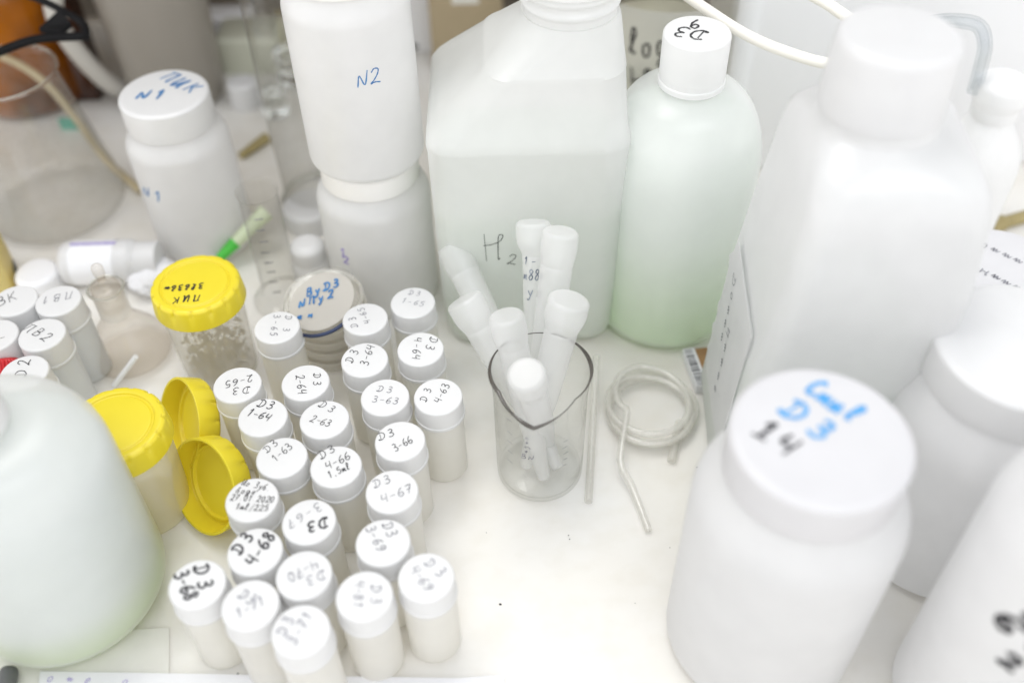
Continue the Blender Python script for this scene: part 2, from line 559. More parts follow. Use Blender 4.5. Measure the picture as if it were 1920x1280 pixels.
# ------------------------------------------------------------------ handwriting
G = {
    '1': [[(.12, .72), (.34, 1), (.28, 0)]],
    'I': [[(.1, .72), (.34, 1), (.3, .03)], [(.05, 0), (.6, .06)]],
    '2': [[(.03, .78), (.2, 1), (.45, .92), (.42, .62), (.2, .25), (0, .03), (.25, .09), (.6, 0)]],
    '3': [[(.05, .93), (.3, 1), (.46, .8), (.32, .6), (.14, .53), (.42, .47), (.52, .22), (.3, 0), (0, .1)]],
    '4': [[(.12, 1), (.03, .52), (.28, .46), (.52, .55)], [(.52, 1), (.46, 0)]],
    '5': [[(.52, 1), (.14, .96), (.08, .6), (.36, .62), (.5, .34), (.3, .02), (0, .1)]],
    '6': [[(.46, 1), (.15, .68), (.03, .25), (.24, 0), (.5, .2), (.4, .46), (.08, .34)]],
    '7': [[(.0, .92), (.5, .98), (.32, .5), (.2, 0)], [(.06, .48), (.48, .54)]],
    '8': [[(.42, .9), (.2, 1), (.08, .78), (.3, .55), (.48, .25), (.25, 0), (.05, .22), (.25, .52), (.46, .78), (.42, .9)]],
    '9': [[(.48, .85), (.25, 1), (.05, .75), (.2, .55), (.46, .7), (.48, .85), (.42, .4), (.1, 0)]],
    '0': [[(.28, 1), (.06, .7), (.08, .25), (.28, 0), (.48, .3), (.46, .75), (.28, 1)]],
    '-': [[(.05, .42), (.5, .46)]],
    '.': [[(.2, .02), (.26, .06)]],
    ',': [[(.26, .08), (.16, -.16)]],
    '/': [[(.1, -.15), (.5, 1.1)]],
    'D': [[(.12, .85), (.14, .08)], [(-.12, .86), (.2, .98), (.52, .75), (.52, .3), (.2, .02), (-.1, .1), (.1, .14)]],
    'N': [[(.0, 0), (.1, .72), (.42, .1), (.58, 1.0)]],
    'H': [[(.0, 1.1), (.22, -.3)], [(.02, .52), (.3, .55), (.62, .72), (.72, 1.0), (.58, 1.05), (.56, .75), (.66, -.18), (.72, -.14)]],
    'B': [[(.08, 1), (.06, 0)], [(.08, .98), (.4, .95), (.38, .6), (.1, .53), (.48, .45), (.45, .08), (.04, 0)]],
    'K': [[(.08, 1), (.04, 0)], [(.52, 1), (.1, .45)], [(.18, .55), (.55, 0)]],
    'P': [[(.02, 0), (.12, .95)], [(-.05, .9), (.55, 1)], [(.48, .98), (.5, .1), (.6, 0)]],
    'U': [[(.05, 1), (.04, .15), (.2, .05), (.45, .95)], [(.47, 1), (.48, .05), (.6, .1)]],
    'o': [[(.3, .55), (.08, .4), (.12, .05), (.36, .05), (.42, .4), (.3, .55)]],
    'e': [[(.06, .28), (.38, .34), (.3, .56), (.08, .4), (.12, .05), (.42, .1)]],
    'a': [[(.4, .5), (.14, .5), (.08, .1), (.28, .05), (.42, .5), (.42, .05), (.54, .1)]],
    'l': [[(.05, .1), (.4, .8), (.3, 1.05), (.18, .8), (.2, .1), (.42, .1)]],
    'm': [[(.0, 0), (.08, .5), (.1, .1), (.24, .5), (.28, .1), (.44, .52), (.48, .06), (.6, .1)]],
    'n': [[(.0, .55), (.05, .05), (.08, .35), (.38, .3), (.42, .55), (.42, .05), (.55, .1)]],
    'i': [[(.04, .55), (.06, .1), (.18, .06), (.38, .52), (.4, .08), (.55, .12)]],
    't': [[(.25, 1), (.2, .1), (.4, .06)], [(.0, .66), (.5, .7)]],
    'u': [[(.04, .55), (.3, .1), (.42, .5)], [(.46, .6), (.2, -.35), (.02, -.3)]],
    'b': [[(.46, 1.05), (.14, .75), (.06, .2), (.28, 0), (.44, .22), (.3, .48), (.08, .36)]],
    'v': [[(.1, .95), (.34, .85), (.1, .5), (.04, .1), (.3, .04), (.4, .3), (.12, .45)]],
    'd': [[(.4, .5), (.12, .5), (.08, .1), (.3, .05), (.42, .5), (.46, .1), (.3, -.4), (.1, -.3), (.5, .1)]],
    'z': [[(.04, .9), (.3, 1), (.4, .75), (.16, .55), (.42, .42), (.4, .08), (.02, .02)]],
    'c': [[(.46, .82), (.3, 1), (.06, .6), (.1, .12), (.32, .02), (.52, .2)]],
    '~': [[(.0, .2), (.14, .5), (.2, .1), (.34, .46), (.42, .12), (.58, .4)]],
    'g': [[(.4, .5), (.12, .5), (.1, .1), (.36, .1), (.42, .5), (.4, -.3), (.1, -.35)]],
    ' ': [],
}
rnd_ink = random.Random(3)


def ink(name, texts, mapper, mat, width, parent):
    """texts (string, start uv, end uv, height): first and last letters are centred on start and end; mapper(u, v) -> point, normal."""
    bm = bmesh.new()
    lift = 0.0
    for (s, A, B, h) in texts:
        A, B = Vector(A), Vector(B)
        n = max(1, len(s) - 1)
        step = (B - A) / n if len(s) > 1 else (B - A)
        e = (B - A).normalized()
        f = Vector((-e.y, e.x))
        if len(s) == 1:
            step = Vector((0, 0))
        wd = min(h * 1.05, (step.length if len(s) > 1 else h) * 1.35)
        for i, ch in enumerate(s):
            c = A + step * i
            jx, jy, js = (rnd_ink.uniform(-.05, .05) for _ in range(3))
            for st in G.get(ch, []):
                lift += 1.6e-5
                pts = catmull([Vector((p[0], p[1])) for p in st], 5)
                uv = [c + e * ((p.x - .28 + jx + (p.y - .5) * .12) * wd) + f * ((p.y - .5 + jy) * h * (1 + js)) for p in pts]
                # ribbon with rounded ends lying on the surface
                L_, R_ = [], []
                for k, q in enumerate(uv):
                    a = uv[max(0, k - 1)]
                    b = uv[min(len(uv) - 1, k + 1)]
                    t = (b - a)
                    if t.length < 1e-9:
                        t = Vector((1, 0))
                    t.normalize()
                    s_ = Vector((-t.y, t.x))
                    w = width * (0.62 if k in (0, len(uv) - 1) else 0.9 + 0.18 * math.sin(k * 1.7 + i))
                    for (lst, sg) in ((L_, 1), (R_, -1)):
                        p3, nn = mapper(*(q + s_ * (w / 2 * sg)))
                        lst.append(bm.verts.new(p3 + nn * (0.00012 + lift + k * 5e-7)))
                for k in range(len(uv) - 1):
                    bm.faces.new((L_[k], R_[k], R_[k + 1], L_[k + 1]))
    me = bpy.data.meshes.new(name)
    bm.to_mesh(me)
    bm.free()
    me.materials.append(M[mat])
    o = bpy.data.objects.new(name, me)
    COL.objects.link(o)
    o.parent = parent
    return o


def flat_map(z):
    return lambda u, v: (Vector((u, v, z)), Vector((0, 0, 1)))


def cyl_map(r, a0, z0):
    def f(u, v):
        a = a0 + u / r
        return Vector((r * math.cos(a), r * math.sin(a), z0 + v)), Vector((math.cos(a), math.sin(a), 0))
    return f


def top_texts(root, z, rows):
    """rows (string, start pixel, end pixel, height) -> texts in the thing's own plane."""
    o = Vector(root.location)
    out = []
    for (s, a, b, h) in rows:
        A, B = at(*a, z + o.z) - o, at(*b, z + o.z) - o
        out.append((s, (A.x, A.y), (B.x, B.y), h))
    return out


# ------------------------------------------------------------------ setting
bm = bmesh.new()
for (x, y) in ((-1.4, -0.9), (1.4, -0.9), (1.4, 0.845), (-1.4, 0.845)):
    bm.verts.new((x, y, 0))
bm.verts.ensure_lookup_table()
bm.faces.new(bm.verts[:])
tbl = finish(bm, 'worktop', 'table', smooth=False)
tbl['kind'] = 'structure'
w_ = finish(box(1.4, 0.01, -0.02, 0.8, 0.001, 0.0005), 'back_wall', 'wall', loc=(0, 0.858, 0))
w_['kind'] = 'structure'
sh_ = finish(box(.47, .120, 0, .02, .002, .001), 'shade_board', 'card', loc=(-.57, .722, .40))  # unseen board added above the view to shade the back left
sh_['kind'] = 'structure'

# ------------------------------------------------------------------ sample vials
VH = 0.060
BODY = [(0, 0.0005), (0.0105, 0.0005, .001), (0.0125, 0.0012, .0015), (0.0125, 0.046, .002), (0.0112, 0.0485)]
CAPP = [(0.0122, 0.0462, 0), (0.0134, 0.0462, .0004), (0.0134, 0.0482, .0005), (0.0129, 0.0485, .0002), (0.0127, 0.0594, .0009), (0.0122, 0.0600, .0003), (0, 0.0600)]
CAPL = [(0.0122, 0.0440, 0), (0.0137, 0.0440, .0004), (0.0137, 0.0458, .0005), (0.0131, 0.0462, .0002), (0.0129, 0.0592, .001), (0.0123, 0.0600, .0004), (0, 0.0600)]
proto_body = finish(lathe(BODY), 'body', 'vial')
proto_cap = finish(lathe(CAPP), 'cap', 'cap')
used_proto = [False]


def vial(px, py, label, rows, mat='ink', width=0.00045, h=0.0048, group='sample vials marked D3', bold=None):
    p = at(px, py, VH)
    t = thing('sample_vial', label, 'vial', (p.x, p.y, 0), 0, group)
    if not used_proto[0]:
        b, c = proto_body, proto_cap
        used_proto[0] = True
    else:
        b, c = proto_body.copy(), proto_cap.copy()
        COL.objects.link(b)
        COL.objects.link(c)
    b.parent = t
    c.parent = t
    rr = [(s, a, e, h * k) for (s, a, e, k) in rows]
    ink('handwriting', top_texts(t, VH, rr), flat_map(VH), mat, width, c)
    if bold:
        ink('handwriting', top_texts(t, VH, [(s, a, e, h * k) for (s, a, e, k) in bold]), flat_map(VH), 'ink', 0.0012, c)
    return t


V = vial
V(519, 613, 'white vial with D3 3-65 in grey ink, in front of the stacked glass dishes', [('D3', (541, 596), (537, 618), .8), ('3-65', (519, 594), (513, 627), .8)], 'inkgrey')
V(444.8, 721, 'white vial with D3 2-65 written upside down, leftmost beside the standing yellow lid', [('D3', (461, 731), (441, 733), 1), ('2-65', (468, 710), (428, 720), .95)])
V(572.5, 716.5, 'white vial with D3 2-64 reading downwards on its cap', [('D3', (595, 704), (594, 719), .85), ('2-64', (563, 707), (566, 734), .95)])
V(492.4, 781.6, 'white vial with dark D3 1-64 on its cap', [('D3', (492, 756), (507, 760), 1.05), ('1-64', (470, 773), (502, 782), 1.0)], width=.00058)
V(608, 785.7, 'white vial with D3 2-63 on its cap', [('D3', (606, 759), (623, 767), .9), ('2-63', (588, 785), (617, 793), .9)], 'ink', .0004)
V(528, 857, 'white vial with D3 1-63 slanting up across its cap', [('D3', (501, 841), (513, 831), .9), ('1-63', (515, 859), (541, 837), .9)], 'ink', .0004)
V(629.7, 873.7, 'white vial with three lines, D3 4-66 and 1,5 ml, on its cap', [('D3', (605, 851), (621, 842), 1), ('4-66', (616, 872), (651, 855), 1), ('1,5ml', (619, 889), (652, 874), .85)])
V(684.5, 597.6, 'white vial with D3 4-65 in grey reading upwards, right of the glass dishes', [('D3', (664, 610), (660, 598), .8), ('4-65', (688, 603), (677, 581), .8)], 'inkgrey')
V(774, 567, 'white vial with pale grey D3 1-65, rearmost of the vials', [('D3', (771, 549), (785, 550), .75), ('1-65', (758, 564), (792, 570), .8)], 'inkfaint')
V(683.5, 674, 'white vial with D3 3-64 reading upwards on its cap', [('D3', (656, 674), (664, 660), .95), ('3-64', (683, 680), (695, 652), .95)])
V(788.4, 654, 'white vial with D3 4-64 reading downwards on its cap', [('D3', (813, 638), (807, 652), 1), ('4-64', (783, 637), (780, 670), .95)])
V(721.7, 744, 'white vial with grey D3 3-63 written level across its cap', [('D3', (714, 729), (731, 731), .85), ('3-63', (704, 748), (743, 752), .85)], 'inkgrey')
V(821.5, 742.8, 'white vial with D3 4-63 reading upwards, nearest the beaker', [('D3', (795, 748), (802, 732), .85), ('4-63', (821, 750), (835, 723), .85)], 'ink', .0004)
V(750, 826, 'white vial with D3 3-66 in black on its cap', [('D3', (715, 817), (733, 811), 1), ('3-66', (741, 839), (768, 824), 1)])
V(734.8, 920.6, 'white vial with grey D3 4-67 on its cap', [('D3', (707, 906), (725, 899), 1), ('4-67', (721, 934), (767, 916), 1.05)], 'inkgrey', .0005)
V(472, 936, 'white vial with four lines of script and a date on its cap', [('Uo zub.', (458, 904), (506, 915), .75), ('vode', (449, 918), (477, 922), .7), ('27.01.2020', (437, 932), (511, 937), .72), ('1ml/225', (446, 950), (500, 953), .7)], width=.00038)
V(579, 977, 'white vial with upside down bold black D3 and faint 3-67', [('3-67', (596, 951), (545, 982), 1)], 'inkgrey', .0005, bold=[('D3', (606, 981), (584, 987), 1.15)])
V(477.7, 1033, 'white vial with bold black D3 4-68 on its cap', [('D3', (447, 1029), (463, 1007), 1.2), ('4-68', (473, 1050), (503, 1006), 1.25)], width=.0012)
V(369.5, 1094.5, 'white vial with thick black D3 3-68, apart by the big green tinted bottle', [('D3', (379, 1068), (384, 1094), 1.35), ('3-68', (341, 1076), (358, 1117), 1.3)], width=.0013)
V(718, 1016, 'white vial with grey D3 3-69 reading downwards on its cap', [('D3', (728, 986), (735, 1000), 1), ('3-69', (696, 992), (714, 1027), .95)], 'inkgrey', .0006)
V(569.5, 1077, 'white vial with faint grey upside down D3 4-70 on its cap', [('D3', (602, 1079), (582, 1087), 1.0), ('4-70', (589, 1058), (547, 1082), 1)], 'inkfaint', .0007)
V(468.8, 1133.5, 'white vial with a faint illegible grey scrawl on its cap', [('D3', (458, 1114), (472, 1122), .95), ('1-71', (449, 1148), (490, 1127), 1.0)], 'inkfaint', .0008)
V(563.7, 1182, 'white vial with faint D3 3-71 reading upwards, nearest the paper sheet', [('D3', (530, 1183), (540, 1162), 1), ('3-71', (549, 1199), (577, 1155), 1)], 'inkfaint', .0009)
V(682.8, 1116.7, 'white vial with faint grey D3 4-81 reading downwards on its cap', [('D3', (706, 1104), (705, 1125), 1), ('4-81', (675, 1095), (671, 1133), .9)], 'inkfaint', .0007)
V(799, 1081.6, 'white vial with pale D3 4-69, rightmost of the front vials', [('D3', (807, 1056), (826, 1072), 1), ('4-69', (779, 1068), (803, 1101), 1)], 'inkfaint', .0007)

# the fuller vials of the left group
proto_body2 = finish(lathe(BODY), 'body', 'vialblue')
proto_cap2 = finish(lathe(CAPL), 'cap', 'cap')
proto_body, proto_cap = proto_body2, proto_cap2
used_proto[0] = False
GL = 'filled vials by the left edge'
V(27, 563, 'filled white vial with PBK in script on its cap, left of the glass flask', [('PBK', (-18, 573), (22, 556), 1.6)], 'ink', .00055, group=GL)
V(109, 563, 'filled white vial with upside down PB1 on its cap, beside the stoppered flask', [('PB1', (129, 554), (86, 562), 1.25)], 'inkgrey', .0005, group=GL)
V(78.5, 626.6, 'filled white vial with PB2 sloping down on its cap', [('PB2', (57, 615), (87, 632), 1.35)], 'ink', .0005, group=GL)
V(-11, 629, 'filled white vial cut by the left edge with a dash on its cap', [('-', (2, 633), (6, 632), 1.5)], 'ink', .0005, group=GL)
V(45, 698, 'filled white vial with D2 on its cap, behind the red ribbed cap', [('D2', (40, 700), (46, 680), 1.3)], 'ink', .00055, group=GL)


# ------------------------------------------------------------------ wide mouth jars and bottles
def jar(name, label, cat, loc, r, h, rc, hc, group=None, wall='hdpe', cap='capwide', rotz=0, shoulder=.010, capseg=64, liquid=None):
    t = thing(name, label, cat, loc, rotz, group)
    zc = h - hc
    finish(lathe([(0, .002), (r * .8, .0005, .001), (r, .003, .006), (r, zc - shoulder - .004, shoulder * 1.2), (rc * 1.0, zc - .003, .004), (rc * .93, zc + .002)], 72), 'body', wall, t)
    c = finish(lathe([(rc * .9, zc + .0005), (rc * 1.01, zc + .0005, .0006), (rc * 1.005, h - .0012, .0035), (rc * .93, h, .0025), (0, h)], capseg), 'cap', cap, t)
    return t, c


# jar with a blue and black marked lid, front right
p = at(1541, 815, .156)
j14, c14 = jar('wide_mouth_jar', 'white wide mouth jar with blue script and a black 14 on its lid', 'jar', (p.x, p.y, 0), .0440, .156, .0346, .021, 'wide mouth jars', wall='hdpenear', shoulder=.014)
ink('handwriting', top_texts(j14, .156, [('cmil', (1531, 728), (1602, 775), .0095), ('D3', (1492, 770), (1540, 804), .0105)]), flat_map(.156), 'inksky', .0021, c14)
ink('handwriting', top_texts(j14, .156, [('I4', (1434, 806), (1477, 834), .0100)]), flat_map(.156), 'ink', .0019, c14)
jm, cm = jar('wide_mouth_jar', 'white wide mouth jar with a blank lid, at the right edge behind the marked jar', 'jar', (.2190, .287, 0), .0450, .144, .0380, .021, 'wide mouth jars', wall='hdpenear', cap='cap', shoulder=.014)
# bottle leaning into the lower right corner
fr, fc = jar('white_bottle', 'blurred white bottle with black marks on its side, in the lower right corner', 'bottle', (.213, .194, 0), .040, .200, .027, .024, None, wall='hdpenear', shoulder=.02)
ink('handwriting', [('g', (-.001, .015), (.006, .015), .011), ('6', (-.008, .002), (0, .002), .011), ('4', (.006, -.002), (.012, -.002), .010), ('2', (.001, -.016), (.01, -.016), .010)], cyl_map(.0401, R(222), .116), 'ink', .003, fr)

# bottle with a thick lid, back left
p = at(306, 173, .118)
nk, ck = jar('wide_mouth_jar', 'white wide mouth jar with blue writing on a thick lid, before the grey pitcher', 'jar', (p.x, p.y, 0), .0325, .118, .0275, .021, 'wide mouth jars', cap='cap', shoulder=.006)
ink('handwriting', top_texts(nk, .118, [('PUK', (322, 145), (362, 166), .011), ('N1', (270, 178), (298, 178), .010)]), flat_map(.118), 'inkblue', .0018, ck)
ink('handwriting', [('N1', (-.004, 0), (.006, -.001), .009)], cyl_map(.0325, R(238), .062), 'inkblue', .0012, nk)

# two stacked bottles
p = at(735, 545, 0)
LX, LY = at(690, 288, .107).x, at(690, 288, .107).y
low, clow = jar('white_bottle', 'lower white bottle of the stack, carrying the one marked N2', 'bottle', (LX, LY, 0), .0345, .107, .029, .014, 'stacked white bottles', cap='capwarm', shoulder=.006)
ink('handwriting', [('1', (0, 0), (.006, 0), .008), ('2', (.002, -.005), (.006, -.005), .006)], cyl_map(.0345, R(236), .055), 'inkviolet', .0014, low)
upp, cupp = jar('white_bottle', 'upper white bottle marked N2 in blue, standing on another bottle', 'bottle', (LX, LY, .107), .0335, .130, .029, .020, 'stacked white bottles', cap='capwarm', shoulder=.006)
ink('handwriting', [('N2', (-.0032, .0000), (.0034, .0002), .0088)], cyl_map(.0335, R(290), .070), 'inkblue', .00075, upp)

# ------------------------------------------------------------------ square jug marked H2
jx, jy = .011, .481
jug = thing('square_jug', 'large milky square jug marked H2, behind the beaker of tubes', 'jug', (jx, jy, 0))
finish(loft([(0.001, 0, 0, .046, .047, .014), (.004, 0, 0, .0505, .0515, .016), (.010, 0, 0, .0525, .0535, .017), (.040, 0, 0, .053, .054, .016),
             (.141, 0, 0, .054, .055, .015), (.1450, 0, 0, .0545, .0553, .0155), (.1475, 0, 0, .0543, .0551, .0155), (.1515, 0.0006, 0, .0525, .0532, .016),
             (.156, .0025, 0, .0500, .0505, .016), (.177, .0138, 0, .0378, .0385, .018), (.1785, .0142, 0, .0376, .0383, .018), (.180, .0150, 0, .0365, .0370, .019),
             (.196, .023, 0, .0268, .0275, .025), (.199, .023, 0, .0255, .0255, .0254)], n=8), 'body', 'hdpe2', jug)
nb = lathe([(.0245, .199), (.0245, .203, .001), (.0262, .2045, .0008), (.0262, .206, .0008), (.0245, .2075, .001), (.0245, .210, .001), (.0262, .2115, .0008), (.0262, .213, .0008), (.024, .215)], 56, off=(.023, 0, 0))
finish(nb, 'neck', 'hdpe2', jug)
finish(lathe([(.0265, .2155), (.0275, .2155, .0005), (.0275, .236, .002), (0, .237)], 56, off=(.023, 0, 0)), 'cap', 'capfrost', jug)
finish(loft([(.003, 0, 0, .0475, .0485, .014), (.010, 0, 0, .0508, .0518, .016), (.104, 0, 0, .0520, .0530, .015), (.1045, 0, 0, .0515, .0525, .015)], n=6), 'liquid', 'liqclear', jug)


def face_map(y):
    return lambda u, v: (Vector((u, y, v)), Vector((0, -1, 0)))


q = [aty(px, py, jy - .0545) - Vector((jx, jy, 0)) for (px, py) in ((918, 462), (962, 485))]
ink('handwriting', [('H', (q[0].x, q[0].z), (q[0].x + .01, q[0].z), .0142), ('2', (q[1].x, q[1].z), (q[1].x + .01, q[1].z - .001), .0078)], face_map(-.0547), 'ink', .0005, jug)

# ------------------------------------------------------------------ green bottle
p = at(1308, 60, .195)
gb = thing('round_bottle', 'round bottle of cloudy pale green liquid with D3 9 on its screw cap', 'bottle', (p.x, p.y, 0))
shp = [(0, .002), (.030, .0005, .002), (.0435, .004, .009)] + [(.0440, .116)]
for k in range(1, 11):
    a = R(90 * k / 10)
    shp.append((0.0155 + .0285 * math.cos(a) ** .9, .116 + .048 * math.sin(a)))
shp.append((.0155, .172))
finish(lathe(shp, 72), 'body', 'green', gb)
liq = [(0, .003), (.030, .0025, .002), (.0420, .006, .009), (.0425, .116)]
for k in range(1, 5):
    a = R(90 * k / 10)
    liq.append((.014 + .0285 * math.cos(a) ** .9, .116 + .045 * math.sin(a)))
liq.append((0, liq[-1][1]))
finish(lathe(liq, 64), 'liquid', 'liqgreen', gb)
finish(lathe([(.0160, .1655), (.0178, .166, .0006), (.0178, .169, .0006), (.0170, .1695), (.0174, .1725, .0004), (.0174, .194, .0016), (.0165, .195, .001), (0, .195)], 56), 'cap', 'capfrost', gb)
gcap = [o for o in gb.children if o.name.startswith('cap')][0]
ink('handwriting', top_texts(gb, .195, [('D3', (1306, 66), (1279, 60), .0105), ('9', (1304, 46), (1294, 46), .0085)]), flat_map(.195), 'ink', .0013, gcap)

# ------------------------------------------------------------------ large jug, right
bx, by = .1605, .345
bj = thing('large_jug', 'large blurred milky jug with a big round cap, behind the jar marked 14', 'jug', (bx, by, 0), R(-4))
finish(loft([(.001, -.0088, 0, .0385, .046, .010), (.005, -.0088, 0, .0420, .050, .011), (.012, -.0088, 0, .0432, .0515, .012), (.10, -.0058, 0, .0422, .0515, .012), (.160, -.002, 0, .0395, .0505, .012), (.195, -.0014, 0, .0373, .0455, .0125), (.206, -.002, 0, .0355, .0425, .014), (.2125, -.003, 0, .0325, .0375, .018), (.217, -.005, 0, .0285, .030, .024),
             (.2205, -.008, 0, .0245, .025, .0240), (.228, -.009, 0, .0232, .0232, .0231)], n=8), 'body', 'hdpe3', bj)
finish(lathe([(.0228, .226), (.0252, .226, .0006), (.0240, .255, .003), (.0222, .2575, .002), (0, .2575)], 64, off=(-.009, 0, 0)), 'cap', 'hdpe3', bj)
finish(loft([(.004, -.0088, 0, .0385, .047, .010), (.012, -.0088, 0, .0412, .0495, .011), (.105, -.0056, 0, .0400, .0498, .011), (.1055, -.0056, 0, .0396, .0494, .011)], n=6), 'liquid', 'liqclear', bj)
# label film with a ragged edge on the left face
bm = bmesh.new()
rr = random.Random(5)
pts = [(-.033, .034), (.030, .030)]
pts += [(.030 + (.012 if k % 2 else .006) * rr.uniform(.5, 1.0), .030 + k * .0085) for k in range(1, 11)]
pts += [(.030, .125), (-.033, .122)]
vs = [bm.verts.new((-.0526 + z * .0455 - .0006, y, z)) for (y, z) in pts]
f0 = bm.faces.new(vs)
ret = bmesh.ops.extrude_face_region(bm, geom=[f0])
for v in [g for g in ret['geom'] if isinstance(g, bmesh.types.BMVert)]:
    v.co.x -= .00025
bmesh.ops.triangulate(bm, faces=bm.faces[:])
lab = finish(bm, 'label', 'hdpe3', bj, smooth=False)


def left_map(x):
    return lambda u, v: (Vector((x + v * .0455, u, v)), Vector((-1, 0, 0)))


ink('handwriting', [('Do~~~', (.020, .108), (.016, .072), .008), ('N~~~e', (.006, .085), (.003, .045), .008)], left_map(-.0535), 'inkgrey', .0006, lab)

# ------------------------------------------------------------------ big bottle with a red cap, left front
p = at(150, 1112, 0)
BB = thing('round_bottle', 'big blurred round bottle of pale green liquid, left front', 'bottle', (p.x, p.y, 0))
r_ = .0470
shp = [(0, .002), (r_ * .70, .0005, .006), (r_, .010, .020), (r_, .099)]
for k in range(1, 11):
    a = R(90 * k / 10)
    shp.append((.0145 + (r_ - .0145) * math.cos(a) ** .75, .099 + .036 * math.sin(a)))
shp.append((.0140, .143))
finish(lathe(shp, 80), 'body', 'green', BB)
liq = [(0, .003), (r_ * .70, .002, .006), (r_ - .0015, .011, .019), (r_ - .0015, .099), (r_ - .004, .109), (0, .109)]
finish(lathe(liq, 64), 'liquid', 'liqgreen2', BB)
finish(lathe([(.0140, .1380), (.0160, .1380, .0004), (.0160, .1560, .001), (.0150, .1575, .001), (0, .1575)], 56), 'cap', 'cap', BB)


p = at(4, 690, .046)
rb = thing('red_capped_tube', 'tube with a red ribbed cap, tilted behind the big round bottle at the left edge', 'tube', p)
rb.rotation_mode = 'QUATERNION'
rb.rotation_quaternion = Vector((-.12, .72, .70)).to_track_quat('Z', 'Y')
finish(lathe([(0, -.040), (.0050, -.0398, .003), (.0078, -.034, .004), (.0078, -.006)], 32), 'body', 'hdpe', rb)
finish(lathe([(.0082, -.0075), (.0100, -.0075, .0004), (.0098, .0035, .0022), (.0080, .0052, .001), (0, .0055)], 192, rfun=lambda r, z, a: (r + (.00035 * math.cos(a * 34) if (r > .0090) else 0), z)), 'cap', 'red', rb)


# ------------------------------------------------------------------ yellow lids and cups
def lid_mesh(Rl=.0252, h=.0135):
    """Hollow lid, top at z = h, open below, thumb notches round the skirt."""
    def rf(r, z, a):
        if r > Rl * .93 and z > h * .66:
            w = math.cos(a * 15)
            r -= .0010 * max(0, (w - .72) / .28)
        return r, z
    pr = [(Rl - .0004, 0), (Rl + .0010, 0, .0003), (Rl + .0002, h * .64), (Rl + .0001, h * .70), (Rl - .0003, h - .0012, .0012), (Rl - .0018, h, .0008), (Rl * .80, h, .0006), (Rl * .78, h - .0012, .0006), (Rl * .74, h - .0012, .0005), (Rl * .72, h - .0004, .0005), (0, h - .0004),
          ]
    bm = lathe(pr, 132, rf)
    pi_ = [(Rl - .0004, 0), (Rl - .0016, h - .0030, .0008), (Rl * .84, h - .0031, .0003), (Rl * .82, h - .0046, .0003), (Rl * .78, h - .0046, .0003), (Rl * .76, h - .0028, .0003), (0, h - .0028)]
    return lathe(pi_, 132, None, bm)


def cup(label, px, py, zl, wall, content, rows, tilt=(0, 0), group='yellow lidded sample cups'):
    p = at(px, py, zl)
    t = thing('sample_cup', label, 'cup', (p.x, p.y, 0), 0, group)
    hb = zl - .006
    finish(lathe([(0, .0015), (.0195, .0008, .001), (.0215, .002, .002), (.0238, hb)], 64), 'body', wall, t)
    l = finish(lid_mesh(), 'lid', 'yellow', t)
    l.location = (0, 0, zl - .0135)
    l.rotation_euler = (R(tilt[0]), R(tilt[1]), .2)
    if rows:
        o = ink('handwriting', [], flat_map(0), 'ink', .0005, l)
        bpy.data.objects.remove(o)
        Mi = (Matrix.Translation(t.location) @ Matrix.Translation(l.location) @ l.rotation_euler.to_matrix().to_4x4()).inverted()
        tx = []
        for (s, a, b, h) in rows:
            A, B = Mi @ at(*a, zl), Mi @ at(*b, zl)
            tx.append((s, (A.x, A.y), (B.x, B.y), h))
        ink('handwriting', tx, flat_map(.0131), 'ink', .0009, l)
    if content:
        rr = random.Random(11)
        bm = bmesh.new()
        for k in range(330):
            a, q_ = rr.uniform(0, 2 * PI), math.sqrt(rr.random()) * .0185
            mt = Matrix.Translation((q_ * math.cos(a), q_ * math.sin(a), rr.uniform(.003, .034) ** 1.0)) @ Matrix.Rotation(rr.uniform(0, 6), 4, Vector((rr.random(), rr.random(), rr.random() + .01)))
            bmesh.ops.create_icosphere(bm, subdivisions=1, radius=rr.uniform(.0006, .0024), matrix=mt @ Matrix.Diagonal((1, rr.uniform(.4, 1), rr.uniform(.3, .8), 1)))
        finish(bm, 'contents', 'bits', t, smooth=False)['kind'] = 'stuff'
    return t


cup('clear sample cup of dry flakes under a yellow lid with black script', 365, 530, .071, 'cup', True, [('PUK', (368, 558), (330, 562), .0052), ('zlvzv~', (376, 535), (312, 542), .0044)])
cup('sample cup with a blank yellow lid, beside the big green tinted bottle', 212, 794, .072, 'cupyellow', False, [])


def loose_lid(label, px, py, axis, zc, spin=0.0):
    """axis = the way the open side looks."""
    ax = Vector(axis).normalized()
    Q = (-ax).to_track_quat('Z', 'Y')
    o = finish(lid_mesh(), 'yellow_lid', 'yellow')
    Q = Q @ Matrix.Rotation(spin, 3, 'Z').to_quaternion()
    o.rotation_mode = 'QUATERNION'
    o.rotation_quaternion = Q
    c = at(px, py, zc)
    o.location = c
    lowest = min((o.matrix_basis @ v.co).z for v in o.data.vertices)
    o.location = c + ray(px, py) * 0
    o.location.z -= lowest - .0006
    return tag(o, label, 'lid', 'loose yellow lids')


loose_lid('loose yellow lid standing upright on edge between the yellow cup and the vials', 337, 800, (-.66, -.42, .42), .026, .3)
loose_lid('loose yellow lid leaning with its hollow inside up against the script marked vial', 385, 925, (-.60, -.66, .50), .022, .9)

# ------------------------------------------------------------------ beaker with tubes
p = at(1012, 880, 0)
BX, BY = p.x, p.y
bk = thing('glass_beaker', 'small clear glass beaker with a pouring lip, holding frosted tubes', 'beaker', (BX, BY, 0))
BH, BR = .084, .0255


def spout(r, z, a):
    t = max(0, (z - BH * .80) / (BH * .20))
    da = (a - R(262) + PI) % (2 * PI) - PI
    k = max(0, 1 - abs(da) / R(48))
    return r + .0085 * k ** 1.15 * t * t, z - .0045 * k * t


